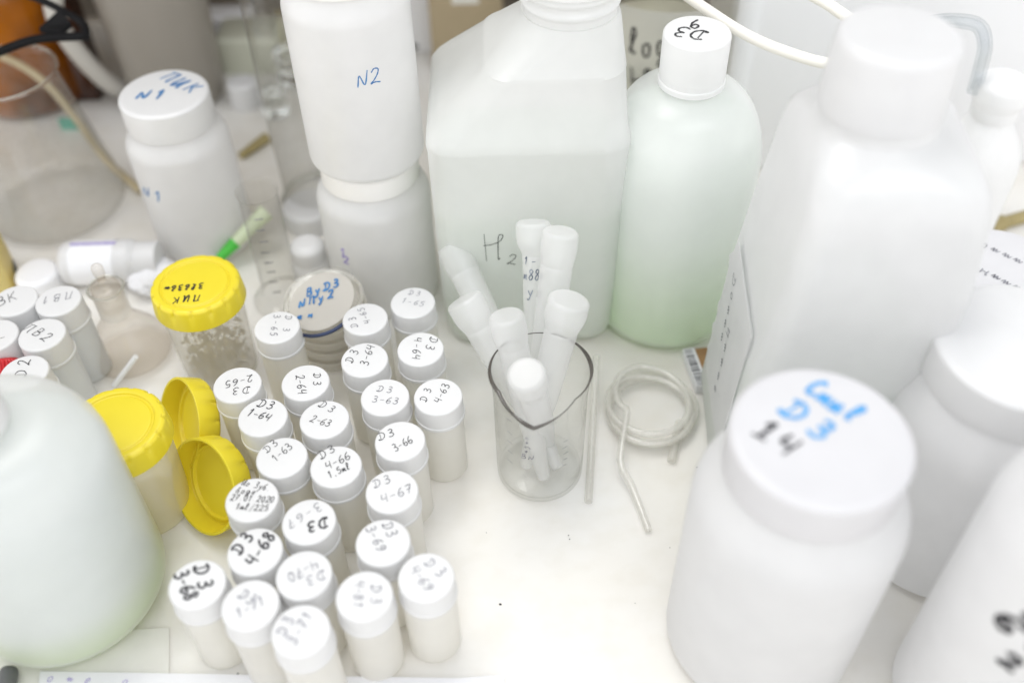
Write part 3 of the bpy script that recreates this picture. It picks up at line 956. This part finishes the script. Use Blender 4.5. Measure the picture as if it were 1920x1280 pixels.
finish(lathe([(0, .0012), (.0205, .0006, .001), (.0235, .0022, .004), (.0238, .010), (.0243, BH * .8, .004), (BR, BH)], 96, spout), 'body', 'glass', bk)
loop = []
for k in range(144):
    a = 2 * PI * k / 144
    r, z = spout(BR, BH, a)
    loop.append((r * math.cos(a), r * math.sin(a), z))
def swell(d):  # rim thickened where its painted dark reflections lie
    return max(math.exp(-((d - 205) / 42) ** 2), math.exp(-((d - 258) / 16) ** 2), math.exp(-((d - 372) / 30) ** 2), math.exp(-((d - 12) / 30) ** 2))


finish(tube(loop, [.00028 + .00085 * swell(360 * k / 144) for k in range(144)], 10, closed=True), 'rim', 'rimreflect', bk)
gm = [('-', (-.003, z), (.003, z), .008) for z in (.012, .022, .032, .042, .052)]
ink('graduation_marks', [('-', (-.014, z), (-.010, z - .001), .007) for z in (.012, .020, .028, .036, .046)] + [('-', (.016, z), (.019, z), .006) for z in (.012, .017, .022, .027, .032)] + [('o~c~', (-.0035, .037), (-.004, .026), .0028), ('BN', (-.006, .022), (-.002, .0222), .004)], cyl_map(.0247, R(262), .022), 'inkgrey', .0006, bk)
finish(lathe([(.0100, .0030), (.0195, .0026, .001), (.0222, .0036, .001), (.0226, .0060)], 64), 'base', 'glass', bk)


def tip(label, base, top, r0, r1, flare, scribble=False):
    """Tapered frosted tube: narrow foot, wide barrel, collar and cap near the top."""
    A, B = Vector(base), Vector(top)
    L = (B - A).length
    t = thing('sample_tube', label, 'tube', A, 0, 'frosted tubes in the beaker')
    t.rotation_mode = 'QUATERNION'
    t.rotation_quaternion = (B - A).to_track_quat('Z', 'Y')
    bz = L - .018
    body = finish(lathe([(0, 0), (r0 * .8, 0, .0008), (r0, .002, .001), (r1 * .92, bz * .55, .006), (r1, bz - .003, .001), (r1, bz)], 40), 'body', 'tip', t)
    c = finish(lathe([(r1 * .96, bz - .0015), (r1 * 1.03, bz + .001, .002), (flare, bz + .007, .006), (flare * .98, L - .0015, .002), (flare * .85, L, .0015), (0, L)], 40), 'cap', 'tip', t)
    return t, body


b0 = Vector((BX, BY, .006))
tip('frosted tube leaning far left out of the beaker', b0 + Vector((.010, -.004, .0)), aty(848, 462, .435), .0035, .0085, .0098)
tip('frosted tube leaning left with its cap low, beside the rearmost vial', b0 + Vector((.008, .006, 0)), aty(868, 560, .385), .0035, .0085, .0105)
tip('frosted tube at the middle left of the beaker with a rounded cap', b0 + Vector((.002, -.010, 0)), aty(948, 590, .350), .0035, .0078, .0092)
tS, tSb = tip('frosted tube with black scribble on its side, tallest of the beaker', b0 + Vector((-.002, .012, 0)), aty(1000, 415, .405), .0032, .0060, .0094)
tip('frosted tube standing at the back right of the beaker', b0 + Vector((-.004, .008, 0)), aty(1052, 432, .385), .0035, .0084, .0094)
tip('frosted tube at the right of the beaker with a wide cap', b0 + Vector((-.008, -.002, 0)), aty(1068, 560, .355), .0035, .0085, .0108)
tip('short frosted tube with its round end facing forward, over the beaker lip', b0 + Vector((.006, .010, 0)), aty(986, 700, .318), .0035, .0078, .0098)
bpy.context.view_layer.update()
eye_l = tS.matrix_world.inverted() @ EYE
Ls = (tS.matrix_world.inverted() @ aty(1000, 415, .405)).z
ink('handwriting', [('1-1', (-.0045, .012), (.0045, .012), .004), ('m88m', (-.0048, .0045), (.0048, .0045), .0055), ('uo', (-.002, -.0045), (.003, -.0045), .0055)], cyl_map(.0061, math.atan2(eye_l.y, eye_l.x), Ls - .032), 'inkslate', .0007, tSb)

# ------------------------------------------------------------------ tubing by the beaker
c = at(1219, 768, .004)
path = []
NT = 3.43
for k in range(0, 81):
    t = k / 80
    a = R(60 + 360 * NT * t)
    turn = t * NT
    rr_ = .0252 - .0012 * turn + .0012 * math.sin(a * 2 + turn)
    path.append(Vector((c.x + .0016 * math.sin(turn * 2.1) + rr_ * math.cos(a), c.y + .0034 * math.cos(turn * 1.9) + rr_ * 1.10 * math.sin(a), .0026 + .0030 * turn)))
end = [at(1163, 862, .0095), at(1182, 905, .006), at(1200, 950, .0034), at(1216, 994, .0026)]
path2 = catmull(path + end, 3)
tag(finish(tube(path2, .0020, 12, bore=.62), 'silicone_tubing', 'tube'), 'coil of clear cream tubing lying on the worktop beside the beaker', 'tubing')
tag(finish(tube(catmull([at(1118, 668, .012), at(1113, 760, .006), at(1108, 860, .0028), at(1103, 940, .0026)], 6), .0023, 12, bore=.62), 'plastic_tube', 'tube'), 'short straight clear tube lying along the right of the beaker', 'tube')
tag(finish(tube(catmull([at(1275, 790, .0026), at(1266, 830, .0026), at(1259, 864, .0026)], 6), .0026, 12, bore=.62), 'plastic_tube', 'tube'), 'stubby tube end poking out under the tubing coil', 'tube')

# ------------------------------------------------------------------ small glass flask with a stopper
p = at(250, 662, 0)
fl = thing('volumetric_flask', 'small dusty glass flask with a glass stopper, beside the yellow lidded cup', 'flask', (p.x, p.y, 0), 0)
finish(lathe([(0, .001), (.021, .0006, .002), (.0255, .004, .006), (.023, .014, .008), (.0100, .032, .005), (.0092, .036)], 56), 'body', 'glassbrown', fl)
finish(lathe([(.0092, .036), (.0092, .053, .001), (.0104, .0545, .0006), (.0104, .0565)], 48), 'neck', 'groundglass', fl)
finish(tube([(.0102 * math.cos(2 * PI * k / 40), .0102 * math.sin(2 * PI * k / 40), .0565) for k in range(40)], .0008, 8, closed=True), 'rim', 'rim', fl)
finish(lathe([(0, .040), (.0074, .0402, .0008), (.0086, .0555, .001), (.0084, .0580, .001), (.003, .0592, .0012), (.0022, .064, .001), (.0034, .068, .002), (.0034, .0735, .002), (0, .0755)], 32), 'stopper', 'glassbrown', fl)
tag(finish(tube([at(214, 722, .003), at(255, 668, .022)], .0016, 10), 'white_stick', 'white'), 'thin white stick leaning on the small glass flask', 'stick')

# ------------------------------------------------------------------ stack of glass dishes with a marked lid
p = at(628, 650, 0)
for k in range(5):
    d = finish(lathe([(0, .001), (.020, .0008, .001), (.0225, .0018, .001), (.0228, .0072, .0008), (.0238, .0078, .0004), (.0236, .0090, .0003), (.0218, .0082, .0006), (.0212, .003, .001), (0, .0024)], 56), 'sample_dish', 'dish')
    d.location = (p.x + (-.0006, .0005, 0, .0008, -.0004)[k], p.y, k * .0088)
    tag(d, ['lowest of the five stacked glass dishes', 'second glass dish from the bottom of the stack', 'middle glass dish of the stack', 'second glass dish from the top of the stack', 'topmost glass dish, under the glass with blue writing'][k], 'dish', 'stacked glass dishes')
wg = thing('watch_glass', 'tilted round glass with blue writing and a dark rim, on the glass dishes', 'glass', (at(606, 568, .054).x, at(606, 568, .054).y, .054))
wg.rotation_euler = (R(12), R(-14), 0)
finish(lathe([(0, 0), (.018, .0004, .001), (.0235, .002, .001), (.0235, .0032, .0003), (.018, .0018, .001), (0, .0014)], 56), 'body', M['glassgrey'], wg)
finish(tube([(.0236 * math.cos(R(a)), .0236 * math.sin(R(a)), .0026) for a in range(205, 332, 4)], .0011, 8), 'rim_line', 'darkblue', wg)
finish(lathe([(0, .0020), (.0200, .0022), (.0200, .0024), (0, .0022)], 48), 'paper_disc', 'groundglass', wg)
ink('handwriting', [('BuD3', (-.008, .008), (.009, .010), .0055), ('NPu2', (-.012, .001), (.006, .003), .0055), ('mn', (-.013, -.008), (-.006, -.008), .004)], flat_map(.0026), 'inkblue', .0013, wg)

# ------------------------------------------------------------------ small items in the middle back
p = at(594, 545, 0)
sb = thing('small_bottle', 'small round white bottle with a domed cap, behind the blue written glass', 'bottle', (p.x, p.y, 0))
finish(lathe([(0, .001), (.0115, .0006, .001), (.0125, .002, .002), (.0125, .026, .003), (.0098, .031)], 40), 'body', 'capfrost', sb)
finish(lathe([(.0095, .030), (.0112, .030, .0004), (.0112, .040, .003), (.007, .043, .002), (0, .0435)], 40), 'cap', 'cap', sb)
p = at(532, 560, 0)
gc = thing('measuring_cylinder', 'narrow clear measuring cylinder with grey graduations, left of the small white bottle', 'cylinder', (p.x, p.y, 0))
finish(lathe([(.019, .0004), (.019, .003, .001), (.0125, .006, .003), (.0118, .010), (.0118, .088, .001), (.0130, .0895)], 40), 'body', 'glassgrey', gc)
ink('graduation_marks', [('-', (0, .018 + k * .0085), (.003, .018 + k * .0085), .011) for k in range(8)], cyl_map(.012, R(272), 0), 'inkgrey', .0014, gc)
A, B = at(418, 478, .012), at(500, 396, .030)
pn = thing('pipette', 'pale green flat pipette with a bright green end, behind the yellow lid', 'pipette', A)
pn.rotation_mode = 'QUATERNION'
pn.rotation_quaternion = (B - A).to_track_quat('Z', 'Y')
Lp = (B - A).length
finish(tube([(0, 0, .012), (0, 0, Lp * .8), (0, 0, Lp)], [.0042, .0052, .0058], 12), 'body', 'palegreen', pn)
finish(tube([(0, 0, -.006), (0, 0, .012)], [.0028, .0044], 12), 'tip', 'greenpl', pn)
# fallen bottle
A, B = at(118, 492, .016), at(300, 486, .016)
fb = thing('fallen_bottle', 'white bottle lying on its side with a thin blue band, behind the stoppered flask', 'bottle', (A.x, A.y, .0152))
fb.rotation_euler = (0, R(90), math.atan2((B - A).y, (B - A).x))
Lb = (B - A).length
finish(lathe([(0, 0), (.012, 0, .003), (.0148, .004, .004), (.0148, Lb * .72, .003), (.0125, Lb * .78)], 40), 'body', 'cap', fb)
finish(lathe([(.0118, Lb * .77), (.0128, Lb * .775, .0005), (.0128, Lb, .001), (0, Lb)], 40), 'cap', 'cap', fb)
finish(lathe([(.01492, Lb * .14), (.01500, Lb * .14), (.01500, Lb * .58), (.01492, Lb * .58)], 40, lambda r, z, a: (r, z)), 'label', 'white', fb)
bm = bmesh.new()
for k in range(6):
    a0_, a1_ = R(168 + k * 2), R(170 + k * 2)
    vs = [bm.verts.new((.01506 * math.cos(a), .01506 * math.sin(a), z)) for (a, z) in ((a0_, Lb * .14), (a1_, Lb * .14), (a1_, Lb * .6), (a0_, Lb * .6))]
    bm.faces.new(vs)
finish(bm, 'blue_band', 'inkviolet', fb)
p = at(85, 545, 0)
tag(finish(lathe([(.0135, .0005), (.0145, .0005, .0003), (.0142, .016, .002), (.012, .018, .001), (0, .018)], 40), 'white_pot', 'white', loc=(p.x, p.y, 0)), 'small white pot behind the PB1 vial', 'cap')
# crumpled tissue by the flask
bm = bmesh.new()
bmesh.ops.create_icosphere(bm, subdivisions=4, radius=.016)
rr = random.Random(2)
from mathutils import noise as mnoise
for v in bm.verts:
    n_ = mnoise.fractal(v.co * 110, 1.0, 2.0, 4)
    v.co = v.co * (1 + .22 * n_)
    v.co.z *= .55
p = at(290, 520, .008)
tag(finish(bm, 'crumpled_tissue', 'paper', loc=(p.x, p.y, .009), sharp=25), 'crumpled white tissue between the fallen bottle and the yellow lid', 'tissue')

# ------------------------------------------------------------------ large conical beaker, back left
p = at(112, 386, 0)
eb = thing('conical_beaker', 'large clear conical glass beaker with a wide rim, at the left edge', 'beaker', (p.x, p.y, 0))
finish(lathe([(0, .001), (.042, .0006, .003), (.050, .006, .010), (.047, .022, .008), (.0335, .098, .006), (.0325, .104, .002), (.0345, .110)], 72), 'body', 'glassgrey', eb)
finish(tube([(.0345 * math.cos(2 * PI * k / 60), .0345 * math.sin(2 * PI * k / 60), .110) for k in range(60)], .0011, 10, closed=True), 'rim', 'rim', eb)
tag(finish(tube(catmull([at(-40, 92, .06), at(30, 118, .058), at(90, 160, .050), at(140, 220, .034), at(200, 300, .012), at(264, 358, .004)], 8), .0030, 10, bore=.55), 'rubber_hose', M['olivehose']), 'thin olive hose curving down behind the conical beaker', 'hose')
bm = box(.008, .0012, 0, .010, .0008, .0003)
p = at(135, 242, 0)
tag(finish(bm, 'green_clip', 'teal', loc=(p.x, p.y, 0)), 'small teal green clip behind the conical beaker', 'clip')

# amber and brown bottles with a black frame
p = at(70, 175, 0)
ab = thing('amber_bottle', 'amber glass bottle behind the conical beaker', 'bottle', (p.x, p.y, 0))
finish(lathe([(0, .001), (.037, .0006, .003), (.046, .005, .010), (.046, .110, .020), (.016, .140, .008), (.016, .160)], 64), 'body', 'amber', ab)
finish(lathe([(.0165, .155), (.018, .155, .0005), (.018, .178, .001), (0, .179)], 40), 'cap', 'black', ab)
p = at(172, 175, 0)
tag(finish(loft([(.0006, 0, 0, .010, .012, .002), (.002, 0, 0, .0115, .0135, .002), (.118, 0, 0, .0115, .0135, .002), (.12, 0, 0, .010, .012, .002)], n=3), 'brown_box', 'brown', loc=(p.x, p.y, 0)), 'narrow dark brown box standing right of the amber bottle', 'box')
gf = thing('safety_glasses', 'black framed glasses resting over the conical beaker and amber bottle', 'glasses', at(60, 80, .125))
go = Vector(gf.location)
finish(tube(catmull([at(-60, 122, .118) - go, at(0, 97, .120) - go, at(70, 74, .122) - go, at(160, 68, .124) - go], 8), .0030, 10), 'frame', 'black', gf)
finish(tube(catmull([at(162, 72, .124) - go, at(156, 45, .128) - go, at(112, 18, .132) - go, at(55, -8, .136) - go, at(0, -20, .14) - go], 8), .0026, 10), 'temple', 'black', gf)
hp = [at(75, 62, .124) - go, at(112, 28, .131) - go, at(135, 52, .126) - go, at(118, 66, .124) - go]
bm = bmesh.new()
lo_ = [bm.verts.new(v) for v in hp]
hi_ = [bm.verts.new(v + Vector((0, .001, .003))) for v in hp]
bm.faces.new(lo_[::-1])
bm.faces.new(hi_)
for k in range(4):
    bm.faces.new((lo_[k], lo_[(k + 1) % 4], hi_[(k + 1) % 4], hi_[k]))
finish(bm, 'hinge', 'black', gf, smooth=False)

# pitcher
p = at(338, 178, 0)
pt = thing('pitcher', 'grey plastic pitcher with a loop handle, behind the blue marked jar', 'pitcher', (p.x, p.y, 0))
finish(lathe([(0, .002), (.034, .0006, .003), (.038, .004, .005), (.044, .150, .004), (.046, .160, .002), (.044, .161), (.042, .150), (.036, .006), (0, .005)], 64), 'body', 'pitcher', pt)
hnd = finish(tube(catmull([(-.037, -.012, .014), (-.045, -.024, .028), (-.055, -.032, .056), (-.062, -.034, .086), (-.058, -.028, .108), (-.041, -.012, .116)], 8), [.0072] * 41, 14), 'handle', M['pitcherlight'], pt)
ink('marking', [('lll', (-.006, .0), (.008, .0), .012)], cyl_map(.0386, R(228), .014), 'inkblue', .0014, pt)

# glass cylinder behind the stacked bottles, and clutter
p = at(612, 375, 0)
gy = thing('glass_cylinder', 'tall clear glass cylinder behind the stacked bottles', 'cylinder', (p.x, p.y, 0))
finish(lathe([(.030, .0004), (.0305, .004, .002), (.0285, .008, .004), (.0280, .012), (.0295, .060, .01), (.0295, .165, .006), (.0310, .172)], 64), 'body', 'glassgrey', gy)
finish(tube([(.0300 * math.cos(2 * PI * k / 60), .0300 * math.sin(2 * PI * k / 60), .0035) for k in range(60)], .0022, 10, closed=True), 'foot', 'rim', gy)
p = at(585, 412, 0)
tag(finish(lathe([(.0185, .0005), (.0195, .0005, .0003), (.0192, .013, .002), (.016, .015, .001), (0, .015)], 48), 'white_pot', 'cap', loc=(p.x, p.y, 0)), 'wide white pot standing between the glass cylinder and small white bottle', 'cap')
p = at(452, 140, 0)
tag(finish(loft([(.0005, 0, 0, .026, .020, .004), (.03, 0, 0, .026, .020, .004), (.032, 0, 0, .024, .018, .004)], n=4), 'pale_box', M['palebox'], loc=(p.x + .01, p.y + .02, 0)), 'blurred pale sage box left of the glass cylinder', 'box')
p = at(462, 195, 0)
tag(finish(lathe([(.011, .0005), (.0125, .0005, .0003), (.012, .02, .003), (.010, .022, .002), (0, .022)], 40), 'white_pot', 'cap', loc=(p.x, p.y, 0)), 'blurred white pot before the pale sage box', 'cap')
A, B = at(452, 292, .004), at(500, 258, .004)
tag(finish(tube([A, A.lerp(B, .4), B], [.0032, .0036, .0044], 10), 'brass_pin', 'olive'), 'small olive brown peg lying left of the glass cylinder', 'peg')
p = at(420, 80, 0)
tag(finish(loft([(.0005, 0, 0, .030, .012, .003), (.028, 0, 0, .030, .012, .003), (.03, 0, 0, .028, .010, .003)], n=4), 'white_tray', 'white', loc=(p.x, p.y, 0)), 'blurred white tray before the dark back wall', 'tray')

for (px, py, rr_, hh, lab_) in ((520, 214, .0125, .024, 'heavy clear glass stopper left of the stacked bottles'), (560, 150, .020, .030, 'squat clear glass dish behind the tall glass cylinder')):
    p = at(px, py, 0)
    tag(finish(lathe([(0, .0006), (rr_ * .8, .0006, .002), (rr_, hh * .25, .004), (rr_ * .72, hh * .6, .003), (rr_ * .95, hh * .85, .003), (rr_ * .8, hh, .002), (0, hh)], 10), 'glass_stopper' if hh < .025 else 'glass_dish', 'rim', loc=(p.x, p.y, 0), sharp=20), lab_, 'glassware')

# cardboard box and things by the back right
p = at(868, 132, 0)
cb = thing('cardboard_box', 'tan cardboard box behind the sloped shoulder of the square jug', 'box', (p.x + .005, p.y + .03, 0))
finish(box(.030, .030, .0005, .17, .001, .0006), 'carton', 'card', cb)
finish(box(.011, .0302, .06, .1702, .0005, .0002), 'tape', 'paper2', cb)
p = at(795, 78, 0)
tag(finish(box(.022, .020, .0005, .06, .002, .001), 'white_carton', 'white', loc=(p.x, p.y, 0)), 'blurred white carton left of the tan cardboard box', 'carton')
A, B = at(766, 92, .006), at(828, 62, .010)
tag(finish(tube([A, A.lerp(B, .55), A.lerp(B, .6), B], [.003, .003, .004, .004], 10), 'dark_pen', 'grey'), 'dark grey pen lying before the blurred white carton', 'pen')
p = at(1222, 235, 0)
lj = thing('labelled_jar', 'glass jar with large black script on it, behind the green liquid bottle', 'jar', (p.x, p.y, 0))
finish(lathe([(0, .001), (.048, .0006, .003), (.054, .005, .006), (.054, .150, .015), (.036, .168, .006), (.036, .180)], 64), 'body', M['glassbrown'], lj)
finish(lathe([(0, .003), (.050, .003, .003), (.0525, .006, .006), (.0525, .080), (0, .080)], 56), 'contents', M['palebox'], lj)
finish(lathe([(.0342, .17), (.0375, .17, .0005), (.0375, .19, .001), (0, .191)], 48), 'lid', 'white', lj)
bm = bmesh.new()
ns = 14
la = [bm.verts.new((.05425 * math.cos(R(225 + 74 * k / ns)), .05425 * math.sin(R(225 + 74 * k / ns)), .015)) for k in range(ns + 1)]
lb = [bm.verts.new((.05425 * math.cos(R(225 + 74 * k / ns)), .05425 * math.sin(R(225 + 74 * k / ns)), .125)) for k in range(ns + 1)]
for k in range(ns):
    bm.faces.new((la[k], la[k + 1], lb[k + 1], lb[k]))
lbl = finish(bm, 'label', M['tip'], lj)
ink('handwriting', [('lodun', (-.016, .008), (.022, .014), .019), ('Ho', (-.012, -.021), (.006, -.019), .018)], cyl_map(.0545, R(258), .092), 'ink', .0019, lbl)
# white cabinet at the back right
wb = thing('white_cabinet', 'smooth white instrument case at the back right', 'case', (.455, .66, 0))
finish(loft([(.0006, 0, 0, .296, .056, .012), (.006, 0, 0, .300, .060, .014), (.34, 0, 0, .300, .060, .014), (.35, 0, 0, .292, .052, .014)], n=6), 'body', 'white', wb)
A, B = at(1855, 425, .004), at(1935, 402, .004)
tag(finish(tube([A, A.lerp(B, .3), A.lerp(B, .35), B], [.006, .006, .0045, .0045], 12), 'yellow_marker', M['olive']), 'olive yellow marker lying at the foot of the white case', 'marker')

# wash bottle
p = at(1772, 442, 0)
wbt = thing('wash_bottle', 'small milky wash bottle with a bent clear spout, behind the large jug', 'bottle', (p.x, p.y, 0))
finish(lathe([(0, .001), (.022, .0006, .002), (.0265, .004, .005), (.0275, .072, .022), (.013, .096, .005), (.0125, .104)], 56), 'body', 'hdpe', wbt)
finish(lathe([(.0128, .099), (.0140, .099, .0005), (.0140, .106, .001), (.0170, .112, .003), (.0165, .122, .003), (.008, .126, .003), (0, .126)], 48), 'cap', 'capfrost', wbt)
wo = Vector((p.x, p.y, 0))
yy = p.y
sp_ = [aty(1826, 172, yy) - wo, aty(1838, 130, yy) - wo, aty(1847, 85, yy) - wo, aty(1836, 50, yy) - wo, aty(1800, 40, yy) - wo, aty(1755, 42, yy - .01) - wo, aty(1700, 60, yy - .02) - wo]
finish(tube(catmull(sp_, 8), .0042, 14, bore=.6), 'spout', 'tubeclear', wbt)
tag(finish(tube(catmull([at(1270, -20, .190), at(1330, 22, .188), at(1400, 66, .184), at(1475, 98, .180), at(1560, 120, .178), at(1640, 110, .178)], 8), .0030, 12, bore=.55), 'rubber_hose', 'tubecream'), 'cream hose arching from above the green bottle to the large jug', 'hose')
tag(finish(tube(catmull([at(1490, -25, .20), at(1545, 4, .198), at(1600, 40, .195), at(1660, 70, .19)], 8), .0030, 12, bore=.55), 'rubber_hose', 'tubecream'), 'short cream hose against the white case, above the large jug cap', 'hose')
# white tub with script
p = at(1884, 492, .070)
st, sc_ = jar('white_tub', 'white tub with grey cursive script on its flat lid, at the right edge', 'tub', (p.x, p.y, 0), .030, .070, .0305, .012, None, shoulder=.002)
ink('handwriting', top_texts(st, .070, [('o~~~n', (1846, 458), (1935, 496), .008), ('n~~~l', (1850, 508), (1930, 548), .008)]), flat_map(.070), 'inkgrey', .0008, sc_)

# little box with a bar label under the green bottle
p = at(1306, 700, 0)
lb_ = thing('barcode_box', 'small brown box with a striped white label, at the foot of the green bottle', 'box', (p.x + .004, p.y, 0), R(8))
finish(box(.009, .015, .0005, .007, .001, .0005), 'carton', 'cardbrown', lb_)
lbp = finish(box(.0036, .0152, .0004, .0076, .0004, .0002, cx=-.0058), 'label', 'paper', lb_)
bm = bmesh.new()
y_ = -.0148
rr = random.Random(4)
while y_ < .0140:
    w = rr.choice((.0004, .0007, .0012))
    for (a, b_) in (((-.0090, .00775), (-.0038, .00775)),):
        vs = [bm.verts.new((a[0], y_, a[1])), bm.verts.new((b_[0], y_, b_[1])), bm.verts.new((b_[0], y_ + w, b_[1])), bm.verts.new((a[0], y_ + w, a[1]))]
        bm.faces.new(vs)
    y_ += w + rr.choice((.0005, .0008, .0012))
finish(bm, 'bars', 'ink', lbp, smooth=False)

# yellow bottle at the left edge
p = at(-22, 540, 0)
yb = thing('yellow_bottle', 'pale yellow bottle with an orange cap, cut by the left edge', 'bottle', (p.x, p.y, 0), R(20))
finish(loft([(.0005, 0, 0, .017, .017, .004), (.002, 0, 0, .019, .019, .005), (.040, 0, 0, .019, .019, .005), (.046, 0, 0, .014, .014, .009), (.048, 0, 0, .010, .010, .0099)], n=5), 'body', 'paleyellow', yb)
finish(lathe([(.0125, .0475), (.0142, .0475, .0005), (.0140, .064, .001), (0, .065)], 40), 'cap', 'orange', yb)
A, B = at(8, 468, .010), at(52, 548, .003)
tag(finish(tube([A, B], .0018, 10), 'dark_rod', 'grey'), 'thin dark rod leaning beside the pale yellow bottle', 'rod')

# papers, pen, specks
def sheet(label, quad, z, mat, thick=.0003):
    bm = bmesh.new()
    lo2 = [bm.verts.new((q.x, q.y, z)) for q in quad]
    hi2 = [bm.verts.new((q.x, q.y, z + thick)) for q in quad]
    bm.faces.new(lo2[::-1])
    bm.faces.new(hi2)
    n = len(quad)
    for k in range(n):
        bm.faces.new((lo2[k], lo2[(k + 1) % n], hi2[(k + 1) % n], hi2[k]))
    return tag(finish(bm, 'paper_sheet', mat, smooth=False), label, 'paper', 'paper sheets')


sheet('cream paper sheet under the big round bottle', [at(-120, 1200), at(318, 1178), at(318, 1420), at(-120, 1420)], .0008, 'paper2')
ps = sheet('white paper sheet with faint violet writing, along the bottom edge', [at(78, 1261), at(860, 1274), at(945, 1268), at(960, 1460), at(60, 1460)], .0018, 'paper')
ink('handwriting', [('o~e o', tuple(at(100, 1272).xy), tuple(at(240, 1279).xy), .005)], flat_map(.0022), 'inkviolet', .0004, ps)
A, B = at(26, 1262, .0), at(14, 1330, .0)
mk = thing('marker_pen', 'dark grey pen end poking up at the lower left corner', 'pen', (A.x, A.y, .0055))
mk.rotation_mode = 'QUATERNION'
mk.rotation_quaternion = (Vector((B.x, B.y, 0)) - Vector((A.x, A.y, 0))).to_track_quat('Z', 'Y')
finish(lathe([(0, 0), (.0036, 0, .0008), (.0044, .002, .0008), (.0044, .04), (0, .04)], 28), 'barrel', 'grey', mk)
bm = bmesh.new()
for (px, py, s) in ((938, 1132, .0008), (1258, 1140, .0007), (1263, 1142, .0005), (1308, 876, .0008), (1066, 1003, .0004), (1068, 1010, .0004), (912, 998, .0003), (1191, 1130, .0003), (446, 1262, .0006), (1256, 1026, .0003)):
    q = at(px, py, .0003)
    bmesh.ops.create_icosphere(bm, subdivisions=1, radius=s, matrix=Matrix.Translation(q) @ Matrix.Diagonal((1, .7, .5, 1)))
sk = finish(bm, 'dust_specks', 'ink', smooth=False)
sk['kind'] = 'stuff'
